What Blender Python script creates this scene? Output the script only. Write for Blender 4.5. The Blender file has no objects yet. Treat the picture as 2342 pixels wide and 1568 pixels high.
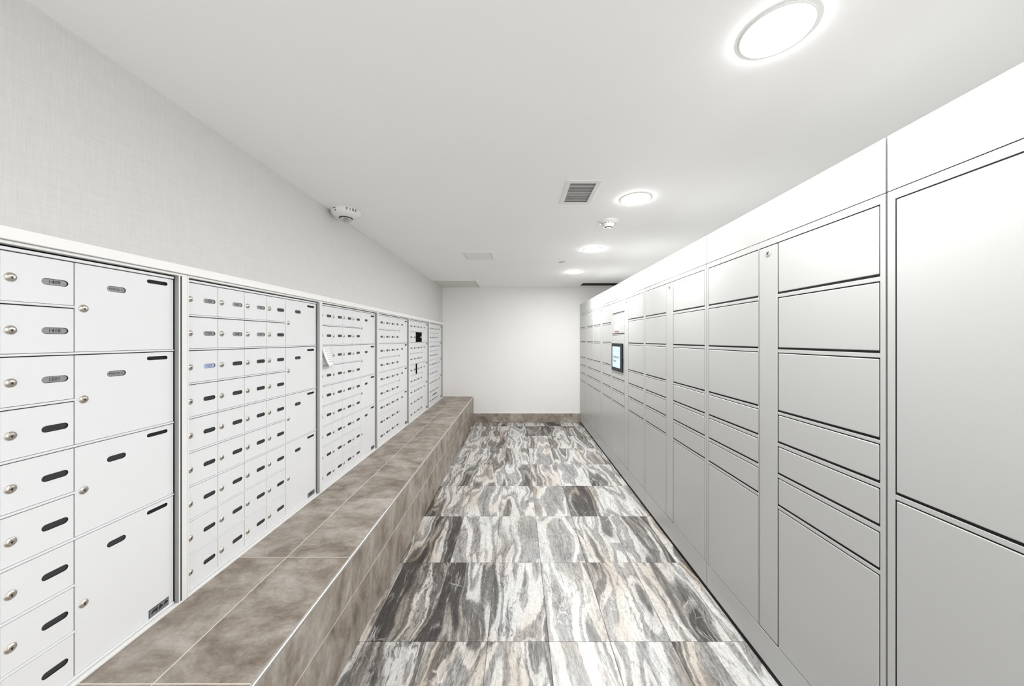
import bpy, bmesh, math, random
from mathutils import Vector, Matrix
random.seed(7)
S = bpy.context.scene
COL = S.collection
EYE = 1.504                      # eye height of the camera
H = lambda h: EYE + h            # height measured from the eye line

# ------------------------------------------------------------------ camera
cam = bpy.data.cameras.new('camera'); cam.sensor_width = 36.0; cam.sensor_fit = 'HORIZONTAL'
cam.lens = 36.0 * 791.0 / 2342.0
cam.shift_x = -12.0 / 2342.0; cam.shift_y = -9.0 / 2342.0
cam.clip_start = 0.02
co = bpy.data.objects.new('camera', cam); COL.objects.link(co)
co.location = (0, 0, EYE); co.rotation_euler = (math.pi / 2, 0, 0)
S.camera = co
# ------------------------------------------------------------------ light and exposure
LAMP = 97.0          # emission of the downlight lenses
FILL = 0.95         # uniform world light added through the open near end to fill the room
w = bpy.data.worlds.new('lobby_light'); S.world = w; w.use_nodes = True
bg = w.node_tree.nodes['Background']; bg.inputs[0].default_value = (0.98, 0.99, 1.0, 1); bg.inputs[1].default_value = FILL
S.view_settings.view_transform = 'Standard'; S.view_settings.look = 'None'
S.view_settings.gamma = 1.0; S.view_settings.use_curve_mapping = False
S.view_settings.exposure = 1.27
S.cycles.max_bounces = 16; S.cycles.diffuse_bounces = 10; S.cycles.glossy_bounces = 6
S.cycles.sample_clamp_indirect = 6.0

# ------------------------------------------------------------------ node helpers
def mat(name):
    m = bpy.data.materials.new(name); m.use_nodes = True
    return m, m.node_tree, m.node_tree.nodes['Principled BSDF']
def N(nt, t, **kw):
    n = nt.nodes.new(t)
    for k, v in kw.items():
        if k.startswith('i_'):
            key = k[2:]; key = int(key) if key.isdigit() else key.replace('_', ' ')
            n.inputs[key].default_value = v
        else: setattr(n, k, v)
    return n
def L(nt, a, b): nt.links.new(a, b)
def ramp(nt, fac, stops, interp='LINEAR'):
    r = nt.nodes.new('ShaderNodeValToRGB'); r.color_ramp.interpolation = interp
    e = r.color_ramp.elements
    while len(e) < len(stops): e.new(0.5)
    for k, (p, c) in enumerate(stops):
        e[k].position = p
        e[k].color = (c, c, c, 1) if not isinstance(c, tuple) else (*c, 1)
    L(nt, fac, r.inputs[0]); return r.outputs[0]
def mix(nt, fac, a, b, mode='MIX'):
    n = nt.nodes.new('ShaderNodeMix'); n.data_type = 'RGBA'; n.blend_type = mode
    for s, v in ((n.inputs[0], fac), (n.inputs[6], a), (n.inputs[7], b)):
        if hasattr(v, 'is_output'): L(nt, v, s)
        elif isinstance(v, tuple): s.default_value = (*v, 1)
        else: s.default_value = v
    return n.outputs[2]
def math_(nt, op, a, b=0.0, c=None):
    n = nt.nodes.new('ShaderNodeMath'); n.operation = op
    for s, v in zip(n.inputs, (a, b, c)):
        if v is None: continue
        if hasattr(v, 'is_output'): L(nt, v, s)
        else: s.default_value = v
    return n.outputs[0]
def mapping(nt, vec, scale, loc=(0, 0, 0), rot=(0, 0, 0)):
    n = nt.nodes.new('ShaderNodeMapping'); n.inputs[1].default_value = loc; n.inputs[2].default_value = rot
    n.inputs[3].default_value = scale; L(nt, vec, n.inputs[0]); return n.outputs[0]
def noise(nt, vec, scale, detail=4, rough=0.5, dist=0.0):
    n = nt.nodes.new('ShaderNodeTexNoise'); L(nt, vec, n.inputs['Vector'])
    n.inputs['Scale'].default_value = scale; n.inputs['Detail'].default_value = detail
    n.inputs['Roughness'].default_value = rough; n.inputs['Distortion'].default_value = dist
    return n.outputs[0], n.outputs[1]
def bump(nt, h, bs, strength=0.2, dist=0.001):
    b = nt.nodes.new('ShaderNodeBump'); b.inputs['Strength'].default_value = strength
    b.inputs['Distance'].default_value = dist; L(nt, h, b.inputs['Height']); L(nt, b.outputs[0], bs.inputs['Normal'])

def plain(name, c, rough=0.5, metal=0.0, spec=0.5, grain=0.0, gscale=300, emit=None):
    m, nt, b = mat(name)
    b.inputs['Base Color'].default_value = (*c, 1); b.inputs['Roughness'].default_value = rough
    b.inputs['Metallic'].default_value = metal; b.inputs['Specular IOR Level'].default_value = spec
    tc = N(nt, 'ShaderNodeTexCoord')
    f, _ = noise(nt, tc.outputs['Object'], gscale, 3, 0.6)
    v = 0.03 + grain * 0.15
    c2 = mix(nt, f, tuple(x * (1 - v) for x in c), tuple(min(1, x * (1 + v)) for x in c))
    L(nt, c2, b.inputs['Base Color'])
    if grain: bump(nt, f, b, grain, 0.0008)
    if emit:
        b.inputs['Emission Color'].default_value = (*emit[0], 1); b.inputs['Emission Strength'].default_value = emit[1]
    return m

M = {}
M['mail'] = plain('mailbox_white_enamel', (.735, .745, .76), .38, 0, .5, .03, 500)
M['frame'] = plain('aluminium_frame_enamel', (.78, .78, .77), .33, 0, .5, .03, 500)
M['channel'] = plain('grey_aluminium_channel', (.34, .34, .335), .45, .3, .4, .05, 500)
M['cap'] = plain('cap_rail_enamel', (.84, .835, .825), .4, 0, .5, .03, 300)
M['inside'] = plain('dark_compartment_metal', (.018, .018, .018), .6, 0, .2)
M['dark'] = plain('black_gap_rubber', (.012, .012, .012), .7, 0, .2)  # black of small dark fittings; in gaps and grooves it paints their shade
M['lock'] = plain('nickel_lock', (.60, .56, .50), .24, 1.0, .5, .05, 900)
M['keyhole'] = plain('keyhole_black', (.02, .015, .012), .5)
M['plate_lit'] = plain('number_insert_grey', (.27, .275, .285), .35, 0.0, .5, .1, 900)  # upper rows: bright reflection put into the plate colour
M['plate_blue'] = plain('number_insert_blue', (.42, .50, .74), .35, 0.0, .5, .1, 900)  # blue reflection put into the colour of one plate
M['plate_dark'] = plain('number_recess_charcoal', (.030, .031, .034), .35, 0, .5, .1, 900)  # lower rows and far units: recess shade put into the plate colour
M['ink'] = plain('black_ink', (.012, .012, .014), .6)
M['label_metal'] = plain('maker_plate_aluminium', (.30, .31, .33), .35, .6, .5, .2, 900)
M['locker'] = plain('locker_powder_coat', (.455, .46, .452), .30, 0, .5, .10, 900)
M['chrome'] = plain('chrome_lock', (.75, .75, .75), .15, 1.0)
M['white_plastic'] = plain('white_plastic', (.78, .775, .76), .4, 0, .5, .02)
M['paper'] = plain('white_paper', (.86, .86, .86), .7, 0, .3, .05, 200)
M['grey_ink'] = plain('grey_print', (.42, .42, .45), .7)
M['red_ink'] = plain('red_print', (.30, .06, .05), .6)
M['bezel'] = plain('screen_bezel_black', (.008, .009, .013), .45, 0, .15)
M['screen'] = plain('lit_screen', (.1, .1, .1), .2, emit=((.58, .80, 1.0), .38))
M['screen_ink'] = plain('screen_print', (.05, .05, .05), .3, emit=((.42, .33, .52), .15))
M['lens'] = plain('downlight_lens', (.9, .9, .9), .5, emit=((1.0, .995, .99), LAMP))
M['lens_far'] = plain('downlight_lens_far', (.9, .9, .9), .5, emit=((1.0, .995, .99), LAMP * 1.4))
M['grout_light'] = plain('bench_grout', (.80, .74, .67), .85, 0, .2, .2, 600)
M['grout_dark'] = plain('floor_grout', (.17, .16, .15), .85, 0, .2, .2, 600)
M['steel'] = plain('brushed_steel_edge', (.70, .68, .65), .28, 1.0, .5, .05, 900)
M['vent_dark'] = plain('duct_dark', (.03, .03, .03), .7)
M['panel'] = plain('access_panel_paint', (.80, .80, .795), .55, 0, .3, .03)
M['panel_warm'] = plain('access_panel_beige_paint', (.66, .65, .625), .55, 0, .3, .03)
M['brown_dark'] = plain('slot_diffuser_brown', (.035, .022, .016), .5)
M['fire_ink'] = plain('fire_lettering', (.13, .035, .03), .5)
m, nt, b = mat('clear_strobe_lens'); M['glass'] = m
b.inputs['Base Color'].default_value = (.95, .96, .97, 1); b.inputs['Roughness'].default_value = .05
b.inputs['Transmission Weight'].default_value = .85

# painted ceiling, plain back wall
def paint(name, c, bs, scale=55):
    m, nt, b = mat(name)
    tc = N(nt, 'ShaderNodeTexCoord')
    f, _ = noise(nt, tc.outputs['Object'], 1.3, 3, 0.5)
    L(nt, mix(nt, f, tuple(x * .975 for x in c), tuple(x * 1.02 for x in c)), b.inputs['Base Color'])
    b.inputs['Roughness'].default_value = .75; b.inputs['Specular IOR Level'].default_value = .25
    g, _ = noise(nt, tc.outputs['Object'], scale, 4, .6); bump(nt, g, b, bs, .002)
    return m
M['ceiling'] = paint('ceiling_paint', (.90, .90, .895), .06)
M['back_wall'] = paint('back_wall_paint', (.80, .792, .772), .05)
M['side_wall'] = paint('side_wall_paint', (.86, .855, .84), .05)

# woven vinyl wallcovering of the left wall
m, nt, b = mat('woven_wallcovering'); M['woven'] = m
tc = N(nt, 'ShaderNodeTexCoord'); o = tc.outputs['Object']
h1, _ = noise(nt, mapping(nt, o, (1, 12, 420)), 1.0, 3, .6)
h2, _ = noise(nt, mapping(nt, o, (1, 420, 12)), 1.0, 3, .6)
big, _ = noise(nt, o, 1.2, 2, .5)
hs = math_(nt, 'ADD', h1, h2)
t = math_(nt, 'MULTIPLY', hs, .5)
c = ramp(nt, t, [(.30, (.60, .592, .576)), (.5, (.655, .647, .631)), (.70, (.71, .702, .688))])
L(nt, c, b.inputs['Base Color']); b.inputs['Roughness'].default_value = .65; b.inputs['Specular IOR Level'].default_value = .3
bump(nt, hs, b, .25, .001)

# taupe concrete look porcelain of bench and baseboard
m, nt, b = mat('taupe_porcelain'); M['taupe'] = m
tc = N(nt, 'ShaderNodeTexCoord'); oi = N(nt, 'ShaderNodeObjectInfo')
v = nt.nodes.new('ShaderNodeVectorMath'); v.operation = 'SCALE'; L(nt, oi.outputs['Location'], v.inputs[0]); v.inputs['Scale'].default_value = 3.1
v2 = nt.nodes.new('ShaderNodeVectorMath'); v2.operation = 'ADD'; L(nt, tc.outputs['Object'], v2.inputs[0]); L(nt, v.outputs[0], v2.inputs[1])
P = v2.outputs[0]
a, _ = noise(nt, mapping(nt, P, (2.6, 3.6, 2.6)), 1.7, 7, .66, .5)
bb, _ = noise(nt, mapping(nt, P, (9, 15, 8)), 1.6, 6, .72, .3)
cc, _ = noise(nt, P, 90, 3, .6)
s1 = math_(nt, 'ADD', math_(nt, 'MULTIPLY', a, .62), math_(nt, 'MULTIPLY', bb, .28))
s2 = math_(nt, 'ADD', s1, math_(nt, 'MULTIPLY', cc, .10))
c = ramp(nt, s2, [(.37, (.130, .100, .076)), (.44, (.205, .168, .134)), (.50, (.275, .236, .197)), (.56, (.345, .308, .268)), (.64, (.43, .395, .355))])
L(nt, c, b.inputs['Base Color']); b.inputs['Roughness'].default_value = .42
bump(nt, cc, b, .08, .001)

# veined marble look porcelain of the floor: every tile prints its own piece
m, nt, b = mat('veined_marble_porcelain'); M['marble'] = m
tc = N(nt, 'ShaderNodeTexCoord'); oi = N(nt, 'ShaderNodeObjectInfo')
sep = nt.nodes.new('ShaderNodeSeparateColor'); L(nt, oi.outputs['Color'], sep.inputs[0])
dk = sep.outputs[0]                               # how dark this tile's print is; the other two pick its piece
cx_ = nt.nodes.new('ShaderNodeCombineXYZ')
for k_, o_ in enumerate((sep.outputs[1], sep.outputs[2], oi.outputs['Random'])): L(nt, math_(nt, 'MULTIPLY', o_, (61.0, 47.0, 29.0)[k_]), cx_.inputs[k_])
v2 = nt.nodes.new('ShaderNodeVectorMath'); v2.operation = 'ADD'; L(nt, tc.outputs['Object'], v2.inputs[0]); L(nt, cx_.outputs[0], v2.inputs[1])
P = v2.outputs[0]
def warped(P, amount, scale, detail=3, rough=.55):
    f, c = noise(nt, P, scale, detail, rough)
    s = nt.nodes.new('ShaderNodeVectorMath'); s.operation = 'SUBTRACT'; L(nt, c, s.inputs[0]); s.inputs[1].default_value = (.5, .5, .5)
    k = nt.nodes.new('ShaderNodeVectorMath'); k.operation = 'MULTIPLY'; L(nt, s.outputs[0], k.inputs[0]); k.inputs[1].default_value = (amount, amount * 1.6, amount)
    r = nt.nodes.new('ShaderNodeVectorMath'); r.operation = 'ADD'; L(nt, P, r.inputs[0]); L(nt, k.outputs[0], r.inputs[1])
    return r.outputs[0]
W0 = warped(P, .16, 1.9, 1); W1 = warped(W0, .026, 11, 3); W2 = warped(W1, .017, 42, 6, .75)
SK = (0, 0, .16)
band, _ = noise(nt, mapping(nt, W2, (6.0, .85, 1), rot=SK), 1.0, 1.5, .45)
tone, _ = noise(nt, mapping(nt, W2, (4.5, 1.1, 1), loc=(9, 3, 5), rot=SK), 1.0, 2, .5)
fib, _ = noise(nt, mapping(nt, W1, (46, 4.2, 1), rot=SK), 1.0, 6, .70)
fib2, _ = noise(nt, mapping(nt, W2, (120, 16, 1), loc=(4, 7, 1), rot=SK), 1.0, 6, .75)
fine, _ = noise(nt, mapping(nt, W2, (95, 48, 1), rot=SK), 1.0, 6, .8)
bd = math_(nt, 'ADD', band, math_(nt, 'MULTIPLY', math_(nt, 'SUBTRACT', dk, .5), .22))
base = ramp(nt, bd, [(.26, (.36, .36, .355)), (.36, (.50, .495, .485)), (.368, (.775, .765, .745)), (.432, (.74, .73, .71)), (.442, (.47, .465, .455)), (.490, (.40, .40, .395)),
                     (.497, (.745, .73, .705)), (.535, (.66, .645, .62)), (.548, (.24, .235, .225)), (.60, (.17, .165, .155)), (.612, (.44, .42, .39)), (.64, (.32, .30, .28)), (.655, (.085, .08, .075)), (.76, (.055, .052, .05))])
warm = ramp(nt, math_(nt, 'ADD', tone, math_(nt, 'MULTIPLY', math_(nt, 'SUBTRACT', dk, .55), .14)), [(.34, (.95, .98, 1.0)), (.46, (1, 1, 1)), (.55, (.985, .970, .950)), (.62, (.89, .84, .78)), (.70, (.74, .65, .56))])
c1 = mix(nt, .9, base, warm, 'MULTIPLY')
fv = ramp(nt, fib, [(.30, (.34, .33, .32)), (.42, (.74, .73, .72)), (.50, (.98, .98, .98)), (.60, (1.05, 1.05, 1.04)), (.70, (1.25, 1.24, 1.22))])
calm = ramp(nt, bd, [(.355, .90), (.375, .30), (.43, .35), (.445, .85), (.492, .90), (.502, .35), (.53, .50), (.548, .95)])
c2 = mix(nt, calm, c1, fv, 'MULTIPLY')
hl, _ = noise(nt, mapping(nt, W2, (9, 1.5, 1), loc=(3, 8, 2), rot=SK), 1.0, 5, .62)
hd = math_(nt, 'ABSOLUTE', math_(nt, 'SUBTRACT', hl, .5))
hm = ramp(nt, hd, [(0, 1.0), (.005, .75), (.018, 0.0)])
hk = ramp(nt, dk, [(.25, .30), (.75, .95)])
c2 = mix(nt, ramp(nt, fib, [(.55, 0.0), (.63, .55)]), c2, (.56, .54, .51))
c2 = mix(nt, math_(nt, 'MULTIPLY', calm, .75), c2, ramp(nt, fib2, [(.36, (.40, .39, .38)), (.47, (.92, .92, .92)), (.60, (1.1, 1.1, 1.1))]), 'MULTIPLY')
c2 = mix(nt, .17, c2, (0, 0, 0))
hl2, _ = noise(nt, mapping(nt, W2, (19, 4.2, 1), loc=(8, 1, 6), rot=SK), 1.0, 6, .66)
hm2 = ramp(nt, math_(nt, 'ABSOLUTE', math_(nt, 'SUBTRACT', hl2, .5)), [(0, 1.0), (.006, .7), (.020, 0.0)])
c2 = mix(nt, math_(nt, 'MULTIPLY', math_(nt, 'MULTIPLY', hm2, calm), .65), c2, (.10, .095, .09))
c3 = mix(nt, math_(nt, 'MULTIPLY', math_(nt, 'MULTIPLY', hm, hk), .95), c2, (.06, .055, .055))
vo = nt.nodes.new('ShaderNodeTexVoronoi'); vo.feature = 'DISTANCE_TO_EDGE'; vo.inputs['Scale'].default_value = 1.0
L(nt, mapping(nt, W2, (17, 8, 1), loc=(1, 5, 0)), vo.inputs['Vector'])
vm = ramp(nt, vo.outputs['Distance'], [(0, 1.0), (.008, .7), (.026, 0.0)])
msk, _ = noise(nt, P, 4.0, 2, .5)
vm2 = math_(nt, 'MULTIPLY', vm, ramp(nt, msk, [(.58, 0.0), (.66, .55)]))
c4 = mix(nt, vm2, c3, (.86, .83, .79))
sp = ramp(nt, fine, [(.36, (.36, .35, .34)), (.46, (.92, .92, .92)), (.55, (1, 1, 1)), (.68, (1.22, 1.22, 1.2))])
c5 = mix(nt, math_(nt, 'ADD', math_(nt, 'MULTIPLY', calm, .45), .42), c4, sp, 'MULTIPLY')
L(nt, c5, b.inputs['Base Color']); b.inputs['Roughness'].default_value = .36
bump(nt, fine, b, .05, .001)

# ------------------------------------------------------------------ mesh helpers
def bm_box(bm, x0, x1, y0, y1, z0, z1):
    r = bmesh.ops.create_cube(bm, size=1.0)
    vs = r['verts']
    bmesh.ops.scale(bm, vec=(x1 - x0, y1 - y0, z1 - z0), verts=vs)
    bmesh.ops.translate(bm, vec=((x0 + x1) / 2, (y0 + y1) / 2, (z0 + z1) / 2), verts=vs)
    return vs
def done(bm, name, *mats):
    me = bpy.data.meshes.new(name); bm.to_mesh(me); bm.free()
    for m_ in mats: me.materials.append(m_)
    return me
def boxes(name, m_, lst, bev=0.0, seg=1):
    bm = bmesh.new()
    for q in lst: bm_box(bm, *q)
    if bev: bmesh.ops.bevel(bm, geom=list(bm.edges), offset=bev, segments=seg, affect='EDGES', profile=.5)
    return done(bm, name, m_)
def lathe(name, prof, seg, *mats, axis='z', mi=None):
    """prof: list of (r, height); the first and last are closed on the axis when r == 0"""
    bm = bmesh.new(); rings = []
    for r, h in prof:
        if r <= 1e-6: rings.append([bm.verts.new((0, 0, h))])
        else: rings.append([bm.verts.new((r * math.cos(2 * math.pi * k / seg), r * math.sin(2 * math.pi * k / seg), h)) for k in range(seg)])
    for n_, (A, B) in enumerate(zip(rings, rings[1:])):
        for k in range(seg):
            k2 = (k + 1) % seg
            if len(A) == 1 and len(B) == 1: continue
            if len(A) == 1: f = bm.faces.new((A[0], B[k], B[k2]))
            elif len(B) == 1: f = bm.faces.new((A[k], B[0], A[k2]))
            else: f = bm.faces.new((A[k], B[k], B[k2], A[k2]))
            f.smooth = True
            if mi: f.material_index = mi[n_]
    bmesh.ops.recalc_face_normals(bm, faces=bm.faces)
    if axis == 'x': bmesh.ops.rotate(bm, cent=(0, 0, 0), matrix=Matrix.Rotation(math.pi / 2, 3, 'Y'), verts=bm.verts)
    if axis == '-x': bmesh.ops.rotate(bm, cent=(0, 0, 0), matrix=Matrix.Rotation(-math.pi / 2, 3, 'Y'), verts=bm.verts)
    return done(bm, name, *mats)
def ob(name, me, parent=None, loc=(0, 0, 0), rot=(0, 0, 0), label=None, cat=None, group=None, kind=None):
    o = bpy.data.objects.new(name, me); COL.objects.link(o); o.location = loc; o.rotation_euler = rot
    if parent is not None: o.parent = parent
    if label: o['label'] = label
    if cat: o['category'] = cat
    if group: o['group'] = group
    if kind: o['kind'] = kind
    return o
def thing(name, label, cat, loc=(0, 0, 0), group=None, rot=(0, 0, 0)):
    return ob(name, None, None, loc, rot, label, cat, group)
def text_mesh(s, size, m_, align='CENTER', thick=0.0):
    cu = bpy.data.curves.new('t', 'FONT'); cu.body = s; cu.size = size; cu.align_x = align; cu.align_y = 'CENTER'
    cu.extrude = thick; cu.offset = size * .018; cu.resolution_u = 2
    o = bpy.data.objects.new('t', cu); me = bpy.data.meshes.new_from_object(o)
    bpy.data.objects.remove(o); bpy.data.curves.remove(cu)
    me.materials.clear(); me.materials.append(m_); return me

XW = -1.356        # face of the left wall
XD = -1.337        # face of the mailbox doors
XF = -1.320        # face of the mailbox frames
XB = -0.790        # front face of the bench
BT = 0.467         # top of the bench
XL = 1.132         # face of the parcel lockers
XR = 1.760         # right wall behind the lockers
YB = 6.262         # back wall
YN = -1.6          # open near end of the room
ZC = 2.438         # ceiling
NU, UW, U0 = 6, 0.953, 0.432     # mailbox units, width of one, start of the first

# ------------------------------------------------------------------ room shell
ob('wall_back', boxes('wall_back', M['back_wall'], [(-1.95, 2.0, YB, YB + .12, 0, ZC)]), kind='structure')
yb0, yb1 = U0 - .045, U0 + NU * UW + .0
ob('wall_left', boxes('wall_left', M['woven'], [
    (-1.95, XW, YN, YB, H(.27), ZC), (-1.95, XW, YN, YB, 0, .43), (-1.95, XW, YN, yb0, .43, H(.27)),
    (-1.95, XW, yb1 + .02, YB, .43, H(.27)), (-1.95, -1.80, yb0, yb1 + .02, .43, H(.27))]), kind='structure')
ob('wall_right', boxes('wall_right', M['side_wall'], [(XR, 1.9, .03, YB, 0, ZC), (XL + .004, 1.9, YN, .03, 0, ZC)]), kind='structure')
# ceiling with a real opening above the register and the dark slot
def slab_with_holes(name, m_, x0, x1, y0, y1, z0, z1, holes):
    xs = sorted({x0, x1, *[h[0] for h in holes], *[h[1] for h in holes]})
    ys = sorted({y0, y1, *[h[2] for h in holes], *[h[3] for h in holes]})
    bm = bmesh.new(); g = {}
    inside = lambda x, y: any(h[0] < x < h[1] and h[2] < y < h[3] for h in holes)
    def V(i, j, z):
        if (i, j, z) not in g: g[(i, j, z)] = bm.verts.new((xs[i], ys[j], z))
        return g[(i, j, z)]
    full = lambda i, j: 0 <= i < len(xs) - 1 and 0 <= j < len(ys) - 1 and not inside((xs[i] + xs[i + 1]) / 2, (ys[j] + ys[j + 1]) / 2)
    for i in range(len(xs) - 1):
        for j in range(len(ys) - 1):
            if not full(i, j): continue
            bm.faces.new((V(i, j, z0), V(i, j + 1, z0), V(i + 1, j + 1, z0), V(i + 1, j, z0)))
            bm.faces.new((V(i, j, z1), V(i + 1, j, z1), V(i + 1, j + 1, z1), V(i, j + 1, z1)))
            for di, dj, a, c in ((-1, 0, (i, j), (i, j + 1)), (1, 0, (i + 1, j + 1), (i + 1, j)), (0, -1, (i + 1, j), (i, j)), (0, 1, (i, j + 1), (i + 1, j + 1))):
                if not full(i + di, j + dj):
                    bm.faces.new((V(*a, z0), V(*a, z1), V(*c, z1), V(*c, z0)))
    bmesh.ops.recalc_face_normals(bm, faces=bm.faces)
    return done(bm, name, m_)
VENT = (.310, .480, 2.055, 2.362); SLOT = (1.098, XR - .02, 5.775, 6.05)
ob('ceiling', slab_with_holes('ceiling', M['ceiling'], -1.95, 1.9, YN, YB, ZC, ZC + .12, [VENT, SLOT]), kind='structure')

# floor: grout bed and one object per tile
TW, TL = .3048, .608
TX0, TY0 = -.148, 1.7217
floor = ob('floor', boxes('floor', M['grout_dark'], [(-1.95, 1.9, YN, YB, -.06, -.0035)]), kind='structure')
xs = [XB - .006] + [TX0 + TW * k for k in range(-2, 5)] + [XL + .045]
ys = [TY0 + TL * k for k in range(-5, 8)] + [YB]
ys = [YN] + [y for y in ys if y > YN]
cache = {}
def tile_mesh(w_, l_, t_, m_, bev=.0012):
    key = (round(w_, 4), round(l_, 4), round(t_, 4), m_.name)
    if key not in cache:
        bm = bmesh.new(); bm_box(bm, -w_ / 2, w_ / 2, -l_ / 2, l_ / 2, 0, t_)
        es = [e for e in bm.edges if all(v_.co.z > t_ / 2 for v_ in e.verts)]
        bmesh.ops.bevel(bm, geom=es, offset=bev, segments=1, affect='EDGES')
        cache[key] = done(bm, 'tile', m_)
    return cache[key]
g = .0011
for i in range(len(xs) - 1):
    for j in range(len(ys) - 1):
        w_, l_ = xs[i + 1] - xs[i] - 2 * g, ys[j + 1] - ys[j] - 2 * g
        t = ob('tile', tile_mesh(w_, l_, .0035, M['marble']), floor, ((xs[i] + xs[i + 1]) / 2, (ys[j] + ys[j + 1]) / 2, -.0035))
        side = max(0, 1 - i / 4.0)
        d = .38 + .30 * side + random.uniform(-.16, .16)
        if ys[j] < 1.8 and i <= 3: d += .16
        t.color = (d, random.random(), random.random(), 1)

# tiled baseboard along the back wall
bb_ = ob('baseboard_back', boxes('baseboard_back', M['grout_light'], [(XB + .001, XL + .07, YB - .008, YB, 0, .164)]), kind='structure')
jx = [XB + .001, -.275, .175, .620, XL + .07]
jx = [XB + .001] + [(x - 1183) * 6.25 / 791 for x in (1151, 1230, 1310)] + [XL + .07]
for a, c in zip(jx, jx[1:]):
    ob('tile', boxes('base_tile', M['taupe'], [(-(c - a) / 2 + .001, (c - a) / 2 - .001, -.004, .004, 0, .162)], .001), bb_, ((a + c) / 2, YB - .0115, .001))

# ------------------------------------------------------------------ tiled bench under the mailboxes
bench = thing('bench', 'long low bench of taupe porcelain tiles with steel edge, below the white mailboxes', 'bench', (XB, 0, 0))
XBK = XW + .002
yj = [1.042 + .6035 * k for k in range(-4, 9)]; yj = [YN + .002] + [y for y in yj if y > YN + .1] + [YB - .002]
ob('core', boxes('bench_core', M['grout_light'], [(XBK - XB, -.0014, YN + .002, YB - .002, 0, BT - .0014 - .009), (XBK - XB, -.0105, YN + .002, YB - .002, BT - .0105, BT - .0014)]), bench)
XJ = -1.097
for a, c in zip(yj, yj[1:]):
    l_ = c - a - .0036
    for x0, x1 in ((XBK, XJ), (XJ, XB - .010)):
        ob('tile', tile_mesh(x1 - x0 - .0032, l_, .006, M['taupe'], .0008), bench, ((x0 + x1) / 2 - XB, (a + c) / 2, BT - .0062))
    for z0, z1 in ((.001, .2690), (.2724, BT - .011)):
        me = boxes('riser_tile', M['taupe'], [(-.0085, 0, -l_ / 2, l_ / 2, 0, z1 - z0)], .001)
        ob('tile', me, bench, (0, (a + c) / 2, z0))
# rounded metal edge profile
bm = bmesh.new(); prof = [(-.0105, 0), (-.0105, .0012), (-.0085, .0014)] + [(-.0085 + .0105 * math.sin(t_), -.0090 + .0104 * math.cos(t_)) for t_ in [math.radians(q) for q in (0, 15, 30, 45, 60, 75, 90)]] + [(.0020, -.0105), (-.0002, -.0105), (-.0002, -.0085), (-.0085, -.0005)]
rows = [[bm.verts.new((x, y, z)) for x, z in prof] for y in (YN + .002, YB - .002)]
for k in range(len(prof)):
    k2 = (k + 1) % len(prof); bm.faces.new((rows[0][k], rows[1][k], rows[1][k2], rows[0][k2]))
bm.faces.new(rows[0]); bm.faces.new(rows[1][::-1]); bmesh.ops.recalc_face_normals(bm, faces=bm.faces)
ob('edge_trim', done(bm, 'edge_trim', M['steel']), bench, (0, 0, BT), label='brushed steel rounded edge strip')

# ------------------------------------------------------------------ mailboxes
def pill_pts(cy, cz, w_, h_, n=6):
    r = h_ / 2; a = w_ / 2 - r; out = []
    for k in range(n + 1):
        t_ = -math.pi / 2 + math.pi * k / n; out.append((cy + a + r * math.cos(t_), cz + r * math.sin(t_)))
    for k in range(n + 1):
        t_ = math.pi / 2 + math.pi * k / n; out.append((cy - a + r * math.cos(t_), cz + r * math.sin(t_)))
    return out
def door_mesh(name, w_, h_, pills, m_, th=.006, ch=.0008):
    """front face at x=0 looking to +x, spans y 0..w, z 0..h; pills = (cy, cz, w, h, depth)"""
    bm = bmesh.new()
    fr = [bm.verts.new((0, y, z)) for y, z in ((ch, ch), (w_ - ch, ch), (w_ - ch, h_ - ch), (ch, h_ - ch))]
    ou = [bm.verts.new((-ch, y, z)) for y, z in ((0, 0), (w_, 0), (w_, h_), (0, h_))]
    bk = [bm.verts.new((-th, y, z)) for y, z in ((0, 0), (w_, 0), (w_, h_), (0, h_))]
    for k in range(4):
        k2 = (k + 1) % 4
        bm.faces.new((ou[k], ou[k2], fr[k2], fr[k])); bm.faces.new((bk[k], bk[k2], ou[k2], ou[k]))
    bm.faces.new(bk[::-1])
    edges = [bm.edges.get((fr[k], fr[(k + 1) % 4])) for k in range(4)]
    for cy, cz, pw, ph, dp in pills:
        pts = pill_pts(cy, cz, pw, ph); A = [bm.verts.new((0, y, z)) for y, z in pts]; B = [bm.verts.new((-dp, y, z)) for y, z in pts]
        for k in range(len(A)):
            k2 = (k + 1) % len(A)
            edges.append(bm.edges.new((A[k], A[k2])))
        for k in range(len(A)):
            k2 = (k + 1) % len(A); f = bm.faces.new((A[k], A[k2], B[k2], B[k])); f.material_index = 1
        f = bm.faces.new(B); f.material_index = 1
    bmesh.ops.triangle_fill(bm, use_beauty=True, use_dissolve=False, edges=edges)
    for f in bm.faces:
        if all(abs(v_.co.x) < 1e-7 for v_ in f.verts):
            if f.normal.x < 0: f.normal_flip()
    return done(bm, name, m_, M['inside'])
def pill_mesh(name, w_, h_, th, m_):
    bm = bmesh.new(); pts = pill_pts(0, 0, w_, h_)
    A = [bm.verts.new((0, y, z)) for y, z in pts]; B = [bm.verts.new((-th, y, z)) for y, z in pts]
    bm.faces.new(A)
    for k in range(len(A)): k2 = (k + 1) % len(A); bm.faces.new((A[k2], A[k], B[k], B[k2]))
    bmesh.ops.recalc_face_normals(bm, faces=bm.faces)
    return done(bm, name, m_)

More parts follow.
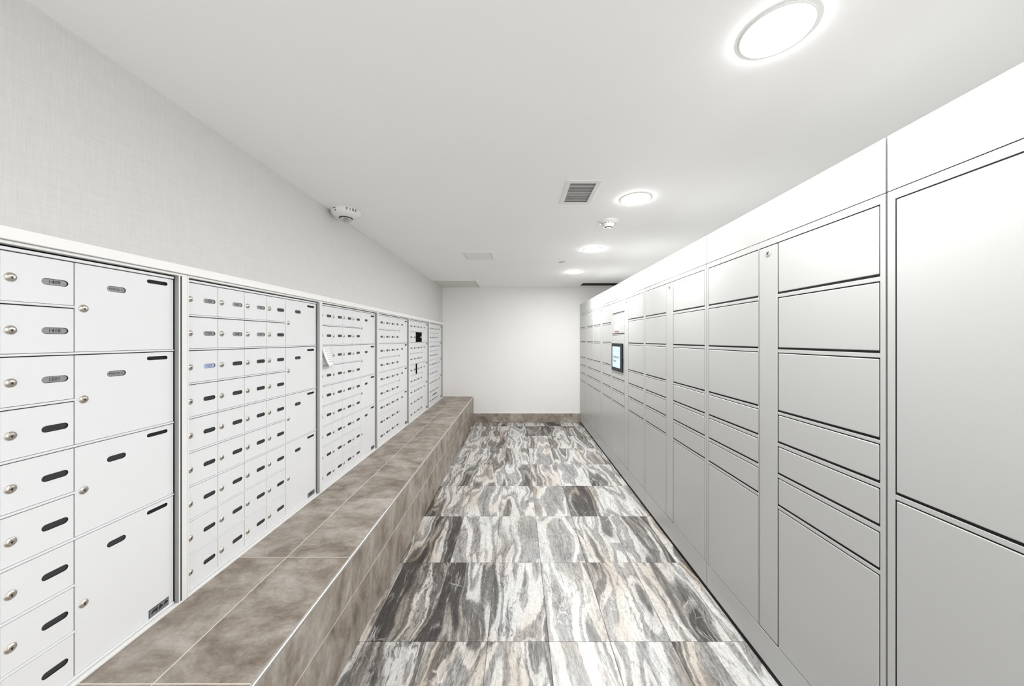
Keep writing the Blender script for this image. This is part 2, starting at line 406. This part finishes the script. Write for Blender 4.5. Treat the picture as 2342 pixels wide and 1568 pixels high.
HT, HB, RP = .2332, -1.018, .1398          # top and bottom of the door field from the eye, row pitch
rowz = [HT - .0] + [HT - .1398 * k - .0 for k in range(1, 9)] + [HB]     # boundaries
RAIL = .0075
CW = .1505
PW = .302
def drow(k, n=1):
    """z of bottom and top of a door covering rows k..k+n-1 (0 based)"""
    top = rowz[k] - .0028; bot = rowz[k + n] + (RAIL if k + n < 9 else .001) 
    return bot, top
b0, t0 = drow(1); DH = t0 - b0
lockm = lathe('mailbox_lock', [(0, -.002), (.0115, -.002), (.0122, .0008), (.0105, .0026), (.0078, .0030), (.0074, .0042), (.0066, .0046), (0, .0046)], 20, M['lock'], axis='x')
keym = boxes('keyhole', M['keyhole'], [(.0040, .0049, -.0012, .0012, -.0046, .0018), (.0040, .0049, -.0022, .0022, -.0012, .0016)])
PC = (.107, .0585, .0185)                   # number pill: centre, length, height
def small_door(h_):
    key = ('sd', round(h_, 4))
    if key not in cache: cache[key] = door_mesh('mailbox_door', CW - .0027, h_, [(PC[0] - .0011, h_ / 2 - .002, PC[1], PC[2], .004)], M['mail'])
    return cache[key]
def parcel_door(h_, pz):
    key = ('pd', round(h_, 4))
    if key not in cache: cache[key] = door_mesh('parcel_door', PW - .0037, h_, [(.108, pz, .055, .0185, .004), (.239, h_ - .021, .074, .0135, .0055)], M['mail'])
    return cache[key]
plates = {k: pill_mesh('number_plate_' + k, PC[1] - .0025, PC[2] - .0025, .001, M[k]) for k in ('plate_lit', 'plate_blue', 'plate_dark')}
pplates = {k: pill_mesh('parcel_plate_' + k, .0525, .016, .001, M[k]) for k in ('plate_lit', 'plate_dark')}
txt = {}
def put_text(s, parent, y, z, size, x=-.0022):
    if s not in txt: txt[s] = text_mesh(s, size, M['ink'])
    # letters lie in x/y of their mesh; stand them up facing +x with reading direction along +y
    ob('lettering', txt[s], parent, (x, y, z), (math.pi / 2, 0, math.pi / 2))

# one-piece frame and dark compartment liner, shared by all units (local origin: eye height, unit start)
def unit_frame_mesh():
    q = []
    d0, d1 = XD - .012, XF
    # near side stile, far side stiles with the groove between units
    q += [(d0, d1, .0, .0055, HB - .019, .2560)]
    q += [(XD + .0008, d1, .9180, .9240, HB - .010, .2475)]
    q += [(d0, d1, .9300, .9515, HB - .019, .2560)]
    q += [(d0, d1, .0055, .9300, .2475, .2560)]                 # head
    q += [(d0, d1, .0055, .9300, HB - .019, HB - .0105)]         # sill
    return boxes('mailbox_frame', M['frame'], q, .0008)
def unit_inner_mesh():
    q = []
    x0, x1 = XD - .010, XD + .0035
    q.append((x0, x1, .010, .912, HT, HT + .0085))
    q.append((x0, x1, .010, .912, HB - .0075, HB))
    for k in range(1, 9):
        par = k in (2, 4, 6)
        q.append((x0, x1, .010, .912 if par else .010 + 4 * CW, rowz[k] + .0002, rowz[k] + RAIL - .0012))
    return boxes('divider_rails', M['mail'], q, .0009)
def unit_liner_mesh():
    q = [(-1.79, -1.775, .004, .945, HB - .018, .2560),
         (-1.775, XD - .013, .004, .008, HB - .018, .2560), (-1.775, XD - .013, .915, .945, HB - .018, .2560),
         (-1.775, XD - .013, .008, .915, .2520, .2560), (-1.775, XD - .013, .008, .915, HB - .018, HB - .012)]
    for k in range(1, 9): q.append((-1.775, XD - .012, .010, .912 if k in (2, 4, 6) else .612, rowz[k] + .0012, rowz[k] + .0032))
    for c_ in range(1, 5): q.append((-1.775, XD - .0115, .010 + CW * c_ - .0008, .010 + CW * c_ + .0008, HB - .006, HT + .006))
    return boxes('compartment_liner', M['inside'], q)
groove_shade = boxes('gasket', M['dark'], [(XD - .012, XF - .0012, .9238, .9303, HB - .018, .2470)])  # black strip almost flush, painting the shade inside the groove
channel = boxes('side_channel', M['channel'], [(XD + .0008, XF - .0010, .9165, .9180, HB - .010, .2470)])
fm, im, lm = unit_frame_mesh(), unit_inner_mesh(), unit_liner_mesh()

# maker's plate: aluminium strip with dark winged mark
def maker_plate():
    bm = bmesh.new(); bm_box(bm, -.001, 0, 0, .072, 0, .030)
    def blob(pts):
        f = bm.faces.new([bm.verts.new((.0004, y, z)) for y, z in pts]); f.material_index = 1
    blob([(.006, .012), (.014, .020), (.024, .022), (.020, .014), (.012, .010)])
    blob([(.022, .008), (.030, .010), (.031, .022), (.027, .024), (.022, .018)])
    blob([(.033, .007), (.050, .012), (.046, .021), (.038, .024), (.035, .015)])
    blob([(.052, .010), (.068, .014), (.068, .020), (.060, .023), (.054, .017)])
    for z0, z1 in ((.0010, .0022), (.0275, .0290)): blob([(.002, z0), (.070, z0), (.070, z1), (.002, z1)])
    blob([(.0008, .001), (.0022, .001), (.0022, .029), (.0008, .029)])
    for f in bm.faces:
        if f.material_index == 1 and f.normal.x < 0: f.normal_flip()
    bm.normal_update()
    for f in bm.faces:
        if f.material_index == 1 and f.normal.x < 0: f.normal_flip()
    return done(bm, 'maker_plate', M['label_metal'], M['ink'])
mp = maker_plate()

def num(seq):        # ten flats to a floor
    fl, n_ = divmod(seq, 10); return str(14 + fl) + '%02d' % (n_ + 1)
unit_labels = [
    'nearest white mailbox unit, cut by the left picture edge, its boxes numbered 1409 to 1502',
    'second white mailbox unit from the camera, with one pale blue number label',
    'third white mailbox unit from the camera, the one with a paper notice hanging on it',
    'fourth white mailbox unit, between the one with hanging notice and the one with black opening',
    'fifth white mailbox unit from the camera, with a square black opening and a door ajar',
    'last white mailbox unit, touching the back wall at the far end of the bench']
def lock_on(parent, y, z):
    lk = ob('lock', lockm, parent, (0, y, z)); return lk
for u in range(NU):
    y0 = U0 + UW * u
    T = thing('mailbox_unit', unit_labels[u], 'mailboxes', (XD, y0, EYE), 'wall bank of white mailbox units')
    for nm, me in (('frame', fm), ('divider_rails', im), ('compartment_liner', lm), ('gasket', groove_shade), ('side_channel', channel)): ob(nm, me, T, (-XD, 0, 0))
    for c_ in range(4):
        for r in range(9):
            if u == 4 and r == 1 and c_ in (2, 3): continue          # doors missing
            bz, tz = drow(r); me = small_door(tz - bz)
            ajar = (u == 4 and r == 4 and c_ == 2)
            oy = .010 + CW * c_ + .0014
            if ajar:      # hinged on its far edge
                dr = ob('door', me, T, (0, oy, bz), label='small mailbox door standing ajar')
                a_ = math.radians(9); wd = CW - .0027
                dr.rotation_euler = (0, 0, -a_)
                dr.location = (wd * math.sin(a_) , oy + wd - wd * math.cos(a_), bz)
                # rotate about far edge: near edge swings out into the aisle
                dr.location = (math.sin(a_) * wd, oy + wd * (1 - math.cos(a_)), bz)
                dr.rotation_euler = (0, 0, a_)
            else: dr = ob('door', me, T, (0, oy, bz))
            h_ = tz - bz
            lock_on(dr, .0175, h_ / 2 - .002)
            if u < 3: ob('keyhole', keym, dr, (0, .0175, h_ / 2 - .002))
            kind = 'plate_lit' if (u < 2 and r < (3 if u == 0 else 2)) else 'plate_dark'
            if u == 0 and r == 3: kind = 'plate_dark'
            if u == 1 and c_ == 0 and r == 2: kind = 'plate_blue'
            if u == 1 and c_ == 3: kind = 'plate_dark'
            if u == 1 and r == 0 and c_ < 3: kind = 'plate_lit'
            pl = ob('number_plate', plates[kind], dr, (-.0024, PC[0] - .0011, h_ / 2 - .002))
            if kind == 'plate_blue': pl['label'] = 'pale blue number insert'
            if (u == 0 and c_ == 3 and r < 4) or (u == 1 and r < 4):
                seq = 8 + r + (0 if u == 0 else 9 * (c_ + 1))
                put_text(num(seq), dr, PC[0] - .0011, h_ / 2 - .002, .0135 if u == 0 else .014)
    for p, (r, n_) in enumerate(((0, 2), (2, 2), (4, 2), (6, 3))):
        bz, tz = drow(r, n_); h_ = tz - bz
        zc = (rowz[r] + rowz[r + 1]) / 2 + .002 - bz
        dr = ob('parcel_door', parcel_door(h_, zc), T, (0, .010 + 4 * CW + .0022, bz))
        lock_on(dr, .020, h_ / 2 - .002)
        if u < 3: ob('keyhole', keym, dr, (0, .020, h_ / 2 - .002))
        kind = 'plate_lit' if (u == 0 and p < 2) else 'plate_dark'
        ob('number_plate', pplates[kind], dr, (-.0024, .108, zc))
        if u == 0 and p < 2: put_text('PARCEL %d' % (5 + p), dr, .108, zc, .0092)
    ob('maker_plate', mp, T, (.0012, .822, HB + .003), label='small aluminium plate with a dark mark')
    if u == 4:       # bare latch left in the open compartment
        ob('latch', boxes('latch', M['frame'], [(-.02, .002, 0, .016, 0, .016)], .001), T, (0, .590, rowz[1] - .075))
    if u == 5:
        ob('mail_slot', boxes('mail_slot', M['inside'], [(-.001, .0055, 0, .275, 0, .011)], .0008), T, (0, .258, rowz[8] - .004), label='long dark outgoing mail slot')

# cap rail along the top of the bank
ob('trim_1', boxes('cap_rail', M['cap'], [(XW - .004, -1.308, U0 - .02, YB - .001, H(.2568), H(.2895))], .0015, 2), kind='structure')
# side trim where the bank meets the back wall and where it starts
ob('trim_2', boxes('end_trim', M['frame'], [(XW - .004, XF, U0 + NU * UW - .001, YB - .001, BT + .001, H(.2565))], .0008), kind='structure')
ob('trim_3', boxes('start_trim', M['frame'], [(XW - .004, XF, U0 - .02, U0 - .001, BT + .001, H(.2565))], .0008), kind='structure')

# paper notice hanging from the third unit
bm = bmesh.new(); n_ = 6; gridv = []
for k in range(n_ + 1):
    t_ = k / n_; row = []
    for s in range(4):
        q = s / 3
        out = .004 + (.050 * (1 - q) + .026 * q) * t_ ** 1.4
        row.append(bm.verts.new((XD + out, 2.362 + .112 * q, H(-.055 - .133 * t_))))
    gridv.append(row)
for k in range(n_):
    for s in range(3):
        f = bm.faces.new((gridv[k][s], gridv[k + 1][s], gridv[k + 1][s + 1], gridv[k][s + 1])); f.smooth = True
bmesh.ops.recalc_face_normals(bm, faces=bm.faces)
bmesh.ops.solidify(bm, geom=list(bm.faces), thickness=.0008)
T = thing('paper_notice', 'white printed paper notice hanging loose from the third mailbox unit', 'paper', (XD, 2.362, H(-.19)))
ob('sheet', done(bm, 'sheet', M['paper']), T, (-XD, -2.362, -H(-.19)))
bm = bmesh.new()
for k, (a, c) in enumerate(((.2, .9), (.2, .75), (.25, .9), (.25, .85), (.25, .9), (.3, .7), (.3, .85))):
    t_ = .10 + k * .11; 
    f = []
    for q, dt in ((a, 0), (c, 0), (c, .025), (a, .025)):
        tt = t_ + dt; out = .0056 + (.050 * (1 - q) + .026 * q) * tt ** 1.4
        f.append(bm.verts.new((out, .112 * q, H(-.055 - .133 * tt) - H(-.19))))
    bm.faces.new(f)
ob('printed_lines', done(bm, 'printed_lines', M['grey_ink']), T)
# small white tag on the last unit
ob('paper_tag', boxes('paper_tag', M['paper'], [(0, .0015, -.016, .016, -.024, .024)], .0004), None, (XD + .0075, 5.565, H(.078)),
   label='tiny white tag stuck near the top of the last mailbox unit', cat='paper')

# ------------------------------------------------------------------ parcel lockers
def lk_panel(dy, dz, th=.016):
    key = ('lp', round(dy, 4), round(dz, 4), th)
    if key not in cache:
        cache[key] = boxes('locker_panel', M['locker'], [(0, th, 0, dy, 0, dz)], .0028, 3)
        for p in cache[key].polygons: p.use_smooth = False
    return cache[key]
rowsL = [(.203, .4165), (-.0365, .177), (-.3080, -.0625), (-.4430, -.3310), (-.5790, -.4690), (-.7160, -.6060), (-1.3370, -.7400)]
KICK0, KICK1 = .027, .1645
camlock = lathe('cam_lock', [(0, -.002), (.013, -.002), (.013, .002), (.0105, .004), (.008, .004), (.0075, .0015), (0, .0015)], 20, M['chrome'], axis='-x')
camkey = boxes('cam_key', M['keyhole'], [(-.0022, -.0005, -.0015, .0015, -.005, .005)])
def locker_unit(ya, yb, label, cols, strip=None, rows=rowsL, kiosk=None):
    g_ = .0030; T = thing('parcel_locker_unit', label, 'lockers', (XL, ya, 0), 'bank of grey parcel lockers')
    w_ = yb - ya; zt = H(.4475); zb = KICK1 + .003
    # carcass
    ob('carcass', boxes('locker_carcass', M['locker'], [(.030, .600, g_, w_ - g_, .026, H(.615))]), T)
    ob('liner', boxes('locker_liner', M['dark'], [(.0022, .030, g_ + .0012, w_ - g_ - .0012, .0275, H(.61)), (.006, .030, 0, w_, .0275, H(.6))]), T)  # black slab just behind the faces, painting shade into the door gaps
    ob('header_panel', boxes('header_panel', M['locker'], [(0, .022, g_, w_ - g_, H(.4500), H(.6195))], .0012, 2), T)
    ob('kick_plate', boxes('kick_plate', M['locker'], [(0, .022, g_, w_ - g_, KICK0, KICK1)], .0015, 2), T)
    # face frame: stiles and rails standing flush with the doors
    ap = []                            # openings (y0, y1, z0, z1)
    doors = []
    for ci, (c0, c1) in enumerate(cols):
        rr = kiosk if (kiosk and ci == 1) else rows
        for (h0, h1) in rr: doors.append((c0 - ya, c1 - ya, H(h0), H(h1)))
    q = []
    ycut = [g_]
    spans = sorted([(c0 - ya, c1 - ya) for c0, c1 in cols] + ([(strip[0] - ya, strip[1] - ya)] if strip else []))
    gp = .0038
    for a, c in spans: ycut += [a - gp, c + gp]
    ycut.append(w_ - g_)
    for k in range(0, len(ycut), 2):
        if ycut[k + 1] > ycut[k] + .0005: q.append((0, .022, ycut[k], ycut[k + 1], zb, zt))
    for ci, (c0, c1) in enumerate(cols):
        rr = sorted(kiosk if (kiosk and ci == 1) else rows)
        a, c = c0 - ya - gp, c1 - ya + gp
        zs = [zb]
        for (h0, h1) in rr: zs += [H(h0) - .0080, H(h1) + gp]
        zs.append(zt)
        for k in range(0, len(zs), 2):
            if zs[k + 1] > zs[k] + .0005: q.append((.0004, .022, a, c, zs[k], zs[k + 1]))
    if strip:
        a, c = strip[0] - ya - gp, strip[1] - ya + gp
        q.append((.0004, .022, a, c, H(.4165) + gp, zt))
    ob('face_frame', boxes('face_frame', M['locker'], q, .0012, 2), T)
    for a, c, z0, z1 in doors: ob('door', lk_panel(c - a, z1 - z0), T, (0, a, z0))
    if strip:
        sd = ob('service_door', lk_panel(strip[1] - strip[0], H(.4165) - (zb + .002)), T, (0, strip[0] - ya, zb + .002))
        zl = H(.3846) - (zb + .002); yl = (strip[1] - strip[0]) / 2
        lkk = ob('lock', camlock, sd, (0, yl, zl), label='round chrome cam lock'); ob('keyhole', camkey, sd, (0, yl, zl))
    return T
locker_unit(.050, 1.061, 'nearest grey locker unit at right edge of picture, with two oversize doors', [(.085, 1.033)], None,
            rows=[(-.4575, .4165), (-1.3370, -.4840)])
locker_unit(1.061, 2.068, 'grey locker unit beside the oversize doors, second from the right picture edge', [(1.083, 1.500), (1.628, 2.044)], (1.506, 1.616))
locker_unit(2.068, 3.077, 'third grey locker unit from the right edge, between second unit and touchscreen unit', [(2.092, 2.508), (2.636, 3.050)], (2.515, 2.627))
locker_unit(3.077, 4.147, 'grey locker unit that holds the touchscreen and the white notice', [(3.103, 3.522), (3.655, 4.118)], (3.529, 3.644),
            kiosk=[(.2995, .4165), (.0640, .2830), (-.4430, .0420)] + rowsL[4:])
locker_unit(4.147, 5.155, 'grey locker unit just beyond the touchscreen, second from the back wall', [(4.171, 4.590), (4.716, 5.130)], (4.597, 4.707))
locker_unit(5.155, 6.205, 'farthest grey locker unit, standing at the back wall', [(5.179, 5.600), (5.735, 6.180)], (5.607, 5.725))
ob('trim_4', boxes('locker_filler', M['locker'], [(XL + .002, XL + .6, 6.207, YB - .009, .166, H(.6195))]), kind='structure')
# black plinth under the lockers
ob('baseboard_right', boxes('locker_plinth', M['dark'], [(XL + .003, XL + .05, .06, 6.20, .0005, .0250)]), kind='structure')

# touchscreen on the kiosk panel
T = thing('touchscreen', 'black framed lit touchscreen set in the grey parcel lockers', 'screen', (XL, 3.69, H(-.362)))
ob('bezel', boxes('bezel', M['bezel'], [(-.010, -.0005, 0, .425, 0, .314)], .003, 2), T)
ob('display', boxes('display', M['screen'], [(-.0112, -.0098, .085, .385, .040, .277)]), T, label='pale blue lit display')
q = []
for z, a, c in ((.160, .115, .360), (.148, .115, .360), (.114, .225, .360), (.102, .225, .360)):
    yy = c
    while yy - .010 > a:
        wd = random.uniform(.010, .018); q.append((-.0118, -.0111, yy - wd, yy, z, z + .009)); yy -= wd + (.004 if random.random() < .8 else .011)
q += [(-.0118, -.0111, .335, .352, .235, .241), (-.0118, -.0111, .120, .200, .224, .227), (-.0118, -.0111, .230, .300, .231, .233)]
ob('screen_text', boxes('screen_text', M['screen_ink'], q), T, label='lines of small purple screen print')
ob('camera_eye', lathe('camera_eye', [(0, 0), (.009, 0), (.009, .008), (.006, .011), (0, .011)], 14, M['bezel'], axis='-x'), T, (-.004, -.004, .150))
# notice above the screen
T = thing('notice', 'white printed notice with a red band on the locker above the touchscreen', 'sign', (XL, 3.835, H(.083)))
ob('sheet', boxes('notice_sheet', M['paper'], [(-.0030, -.0005, 0, .172, 0, .150)]), T)
ob('red_band', boxes('notice_band', M['red_ink'], [(-.0036, -.0029, .004, .168, .002, .012)]), T)
q = [(-.0036, -.0029, .055, .120, .134, .139)]
for z in (.108, .090, .072, .056, .040, .026): q += [(-.0036, -.0029, .020, .020 + random.uniform(.09, .135), z, z + .003)]
ob('printed_lines', boxes('notice_lines', M['grey_ink'], q), T)

# ------------------------------------------------------------------ ceiling fixtures
lensm = lathe('light_lens', [(0, -.0088), (.070, -.0084), (.088, -.0070), (.0935, -.0048)], 48, M['lens'])
lensf = lensm.copy(); lensf.materials[0] = M['lens_far']
rim = lathe('light_rim', [(.0935, -.0050), (.0960, -.0042), (.0985, -.0015), (.0990, 0), (.090, 0)], 48, M['white_plastic'])
for k, (y, lab) in enumerate(((1.051, 'largest round recessed downlight, nearest the camera at top right'), (2.30, 'second round downlight from the camera, beside the air vent'),
                              (3.600, 'third round downlight from the camera, past the smoke detector'), (4.83, 'farthest and smallest round downlight, near the back wall'),
                              (-.20, 'round downlight behind the camera over the lockers'))):
    T = thing('ceiling_light', lab, 'downlight', (.787, y, ZC), 'row of round downlights')
    ob('lens', lensm if k in (0, 1, 4) else lensf, T); ob('rim', rim, T)

# air register with louvres
T = thing('air_vent', 'white rectangular air vent with dark louvres in the ceiling', 'vent', (.394, 2.208, ZC))
vx0, vx1, vy0, vy1 = [q for q in (VENT[0] - .394, VENT[1] - .394, VENT[2] - 2.208, VENT[3] - 2.208)]
ob('frame', boxes('vent_frame', M['white_plastic'], [(-.104, vx0 + .008, -.178, .176, -.006, 0), (vx1 - .008, .104, -.178, .176, -.006, 0),
    (vx0 + .008, vx1 - .008, -.178, vy0 + .008, -.006, 0), (vx0 + .008, vx1 - .008, vy1 - .008, .176, -.006, 0)], .001), T)
ob('duct', boxes('duct', M['vent_dark'], [(vx0 + .001, vx1 - .001, vy0 + .001, vy1 - .001, .07, .08), (vx0 + .001, vx0 + .003, vy0, vy1, .001, .07), (vx1 - .003, vx1 - .001, vy0, vy1, .001, .07), (vx0 + .003, vx1 - .003, vy0 + .001, vy0 + .003, .001, .07), (vx0 + .003, vx1 - .003, vy1 - .003, vy1 - .001, .001, .07)]), T)
lv = boxes('louvre', M['white_plastic'], [(vx0 + .006, vx1 - .006, -.0046, .0046, -.0006, .0006)])
nl = 17
for k in range(nl): ob('louvre', lv, T, (0, vy0 + .016 + (vy1 - vy0 - .032) * k / (nl - 1), .002), (math.radians(10), 0, 0))

# access panels
T = thing('access_panel', 'pale square access panel in the middle of the ceiling', 'panel', (-.437, 3.895, ZC))
ob('frame', boxes('ap_frame', M['ceiling'], [(-.190, -.150, -.185, .185, -.004, 0), (.150, .190, -.185, .185, -.004, 0), (-.15, .15, -.185, -.178, -.004, 0), (-.15, .15, .178, .185, -.004, 0)], .0008), T)
ob('backing', boxes('ap_back', M['dark'], [(-.150, .150, -.178, .178, -.0008, 0)]), T)
ob('hatch', boxes('ap_hatch', M['panel'], [(-.1465, .1465, -.1745, .1765, -.004, -.001)], .0008), T)
ob('latch', lathe('ap_latch', [(0, -.0055), (.005, -.0055), (.005, -.0035)], 10, M['dark']), T, (0, -.13, 0))
T = thing('access_panel', 'large beige access panel in the ceiling corner at the back left', 'panel', (-1.0, 5.86, ZC))
ob('frame', boxes('ap2_frame', M['white_plastic'], [(-.350, -.328, -.36, .36, -.006, 0), (.322, .348, -.36, .36, -.006, 0), (-.328, .322, -.36, -.343, -.006, 0), (-.328, .322, .343, .36, -.006, 0)], .001), T)
ob('backing', boxes('ap2_back', M['dark'], [(-.328, .322, -.343, .343, -.001, 0)]), T)
ob('hatch', boxes('ap2_hatch', M['panel_warm'], [(-.322, .314, -.332, .337, -.006, -.0015)], .001), T)

# smoke detector
T = thing('smoke_detector', 'white conical smoke detector on the ceiling beside the downlights', 'detector', (.723, 2.745, ZC))
ob('base', lathe('sd_base', [(.078, 0), (.078, -.004), (.072, -.010), (.058, -.016)], 40, M['white_plastic']), T)
ob('body', lathe('sd_body', [(.058, -.016), (.048, -.028), (.042, -.034), (.037, -.044), (.030, -.048)], 40, M['white_plastic']), T)
ob('sensor_grille', lathe('sd_grille', [(.030, -.048), (.024, -.0475), (.0235, -.054), (0, -.054)], 30, M['dark']), T)
ob('sensor_cap', lathe('sd_cap', [(.0245, -.053), (.0250, -.056), (.018, -.060), (0, -.061)], 30, M['white_plastic']), T)
vs_ = boxes('sd_vent', M['dark'], [(-.0055, .0055, -.0008, .0008, -.0018, .0018)])
for k in range(14):
    a = 2 * math.pi * k / 14
    ob('vent_slit', vs_, T, (.0535 * math.cos(a), .0535 * math.sin(a), -.0225), (0, 0, a + math.pi / 2))
# fire alarm strobe
T = thing('fire_alarm', 'round white fire alarm strobe lettered FIRE where ceiling meets the left wall', 'alarm', (-1.249, 2.52, ZC))
ob('housing', lathe('fa_body', [(.0985, 0), (.1015, -.004), (.100, -.020), (.094, -.032), (.080, -.044), (.058, -.052), (.046, -.054), (0, -.054)], 56, M['white_plastic']), T)
ob('strobe_ring', lathe('fa_ring', [(.046, -.0535), (.046, -.057), (.041, -.059), (.039, -.0545)], 40, M['keyhole']), T)
ob('strobe_lens', lathe('fa_lens', [(.040, -.0545), (.039, -.066), (.030, -.078), (.015, -.083), (0, -.084)], 30, M['glass']), T, label='clear strobe lens')
ob('flash_tube', lathe('fa_tube', [(0, -.055), (.010, -.055), (.010, -.072), (.006, -.076), (0, -.077)], 12, M['chrome']), T)
letters = {ch: text_mesh(ch, .026, M['fire_ink'], thick=.0006) for ch in 'FIRE'}
def rim_word(word, mid_deg, step):
    for k, ch in enumerate(word):
        a = math.radians(mid_deg + step * (k - (len(word) - 1) / 2))
        r = .1004; tilt = math.radians(10)
        e = Matrix.Rotation(a + math.pi / 2, 4, 'Z') @ Matrix.Rotation(math.pi / 2 + tilt, 4, 'X')
        o_ = ob('lettering', letters[ch], T, (r * math.cos(a), r * math.sin(a), -.0165)); o_.rotation_euler = e.to_euler()
rim_word('FIRE', -42, 12); rim_word('FIRE', -170, 12)
ob('sounder_slot', boxes('fa_slot', M['dark'], [(-.010, .010, -.0006, .0006, -.0022, .0022)]), T, (-.035, -.0945, -.012), (0, 0, math.radians(-20)))
ob('sounder_slot', boxes('fa_slot2', M['dark'], [(-.0022, .0022, -.0006, .0006, -.006, .006)]), T, (-.028, -.0935, -.028), (math.radians(30), math.radians(20), 0))
# surface raceway running from the alarm along the corner
ob('cable_raceway', boxes('cable_raceway', M['white_plastic'], [(XW, XW + .009, 2.60, 3.20, ZC - .0075, ZC - .0005)], .0015), None,
   label='thin white cable raceway along the ceiling corner beyond the fire alarm', cat='raceway')
# concealed sprinkler cover
T = thing('sprinkler', 'small white round sprinkler cover on the ceiling near the far downlights', 'sprinkler', (.551, 4.22, ZC))
ob('cover', lathe('sp_cover', [(.040, -.0045), (.0415, -.006), (.038, -.0085), (0, -.0095)], 28, M['white_plastic']), T)
ob('cup', lathe('sp_cup', [(.034, 0), (.034, -.0045), (.040, -.0045)], 28, M['dark']), T)
# dark slot diffuser
T = thing('slot_diffuser', 'long dark brown slot diffuser in the ceiling above the farthest lockers', 'vent', (SLOT[0], SLOT[2], ZC))
sw, sl = SLOT[1] - SLOT[0], SLOT[3] - SLOT[2]
ob('housing', boxes('sl_house', M['brown_dark'], [(.001, sw - .001, .001, sl - .001, .06, .07), (.001, .006, .001, sl - .001, .001, .06), (sw - .006, sw - .001, .001, sl - .001, .001, .06), (.006, sw - .006, .001, .006, .001, .06), (.006, sw - .006, sl - .006, sl - .001, .001, .06)]), T)
for k in range(3): ob('vane', boxes('sl_vane', M['brown_dark'], [(.006, sw - .006, -.002, .002, 0, .03)]), T, (0, sl * (k + 1) / 4, .01), (math.radians(20), 0, 0))
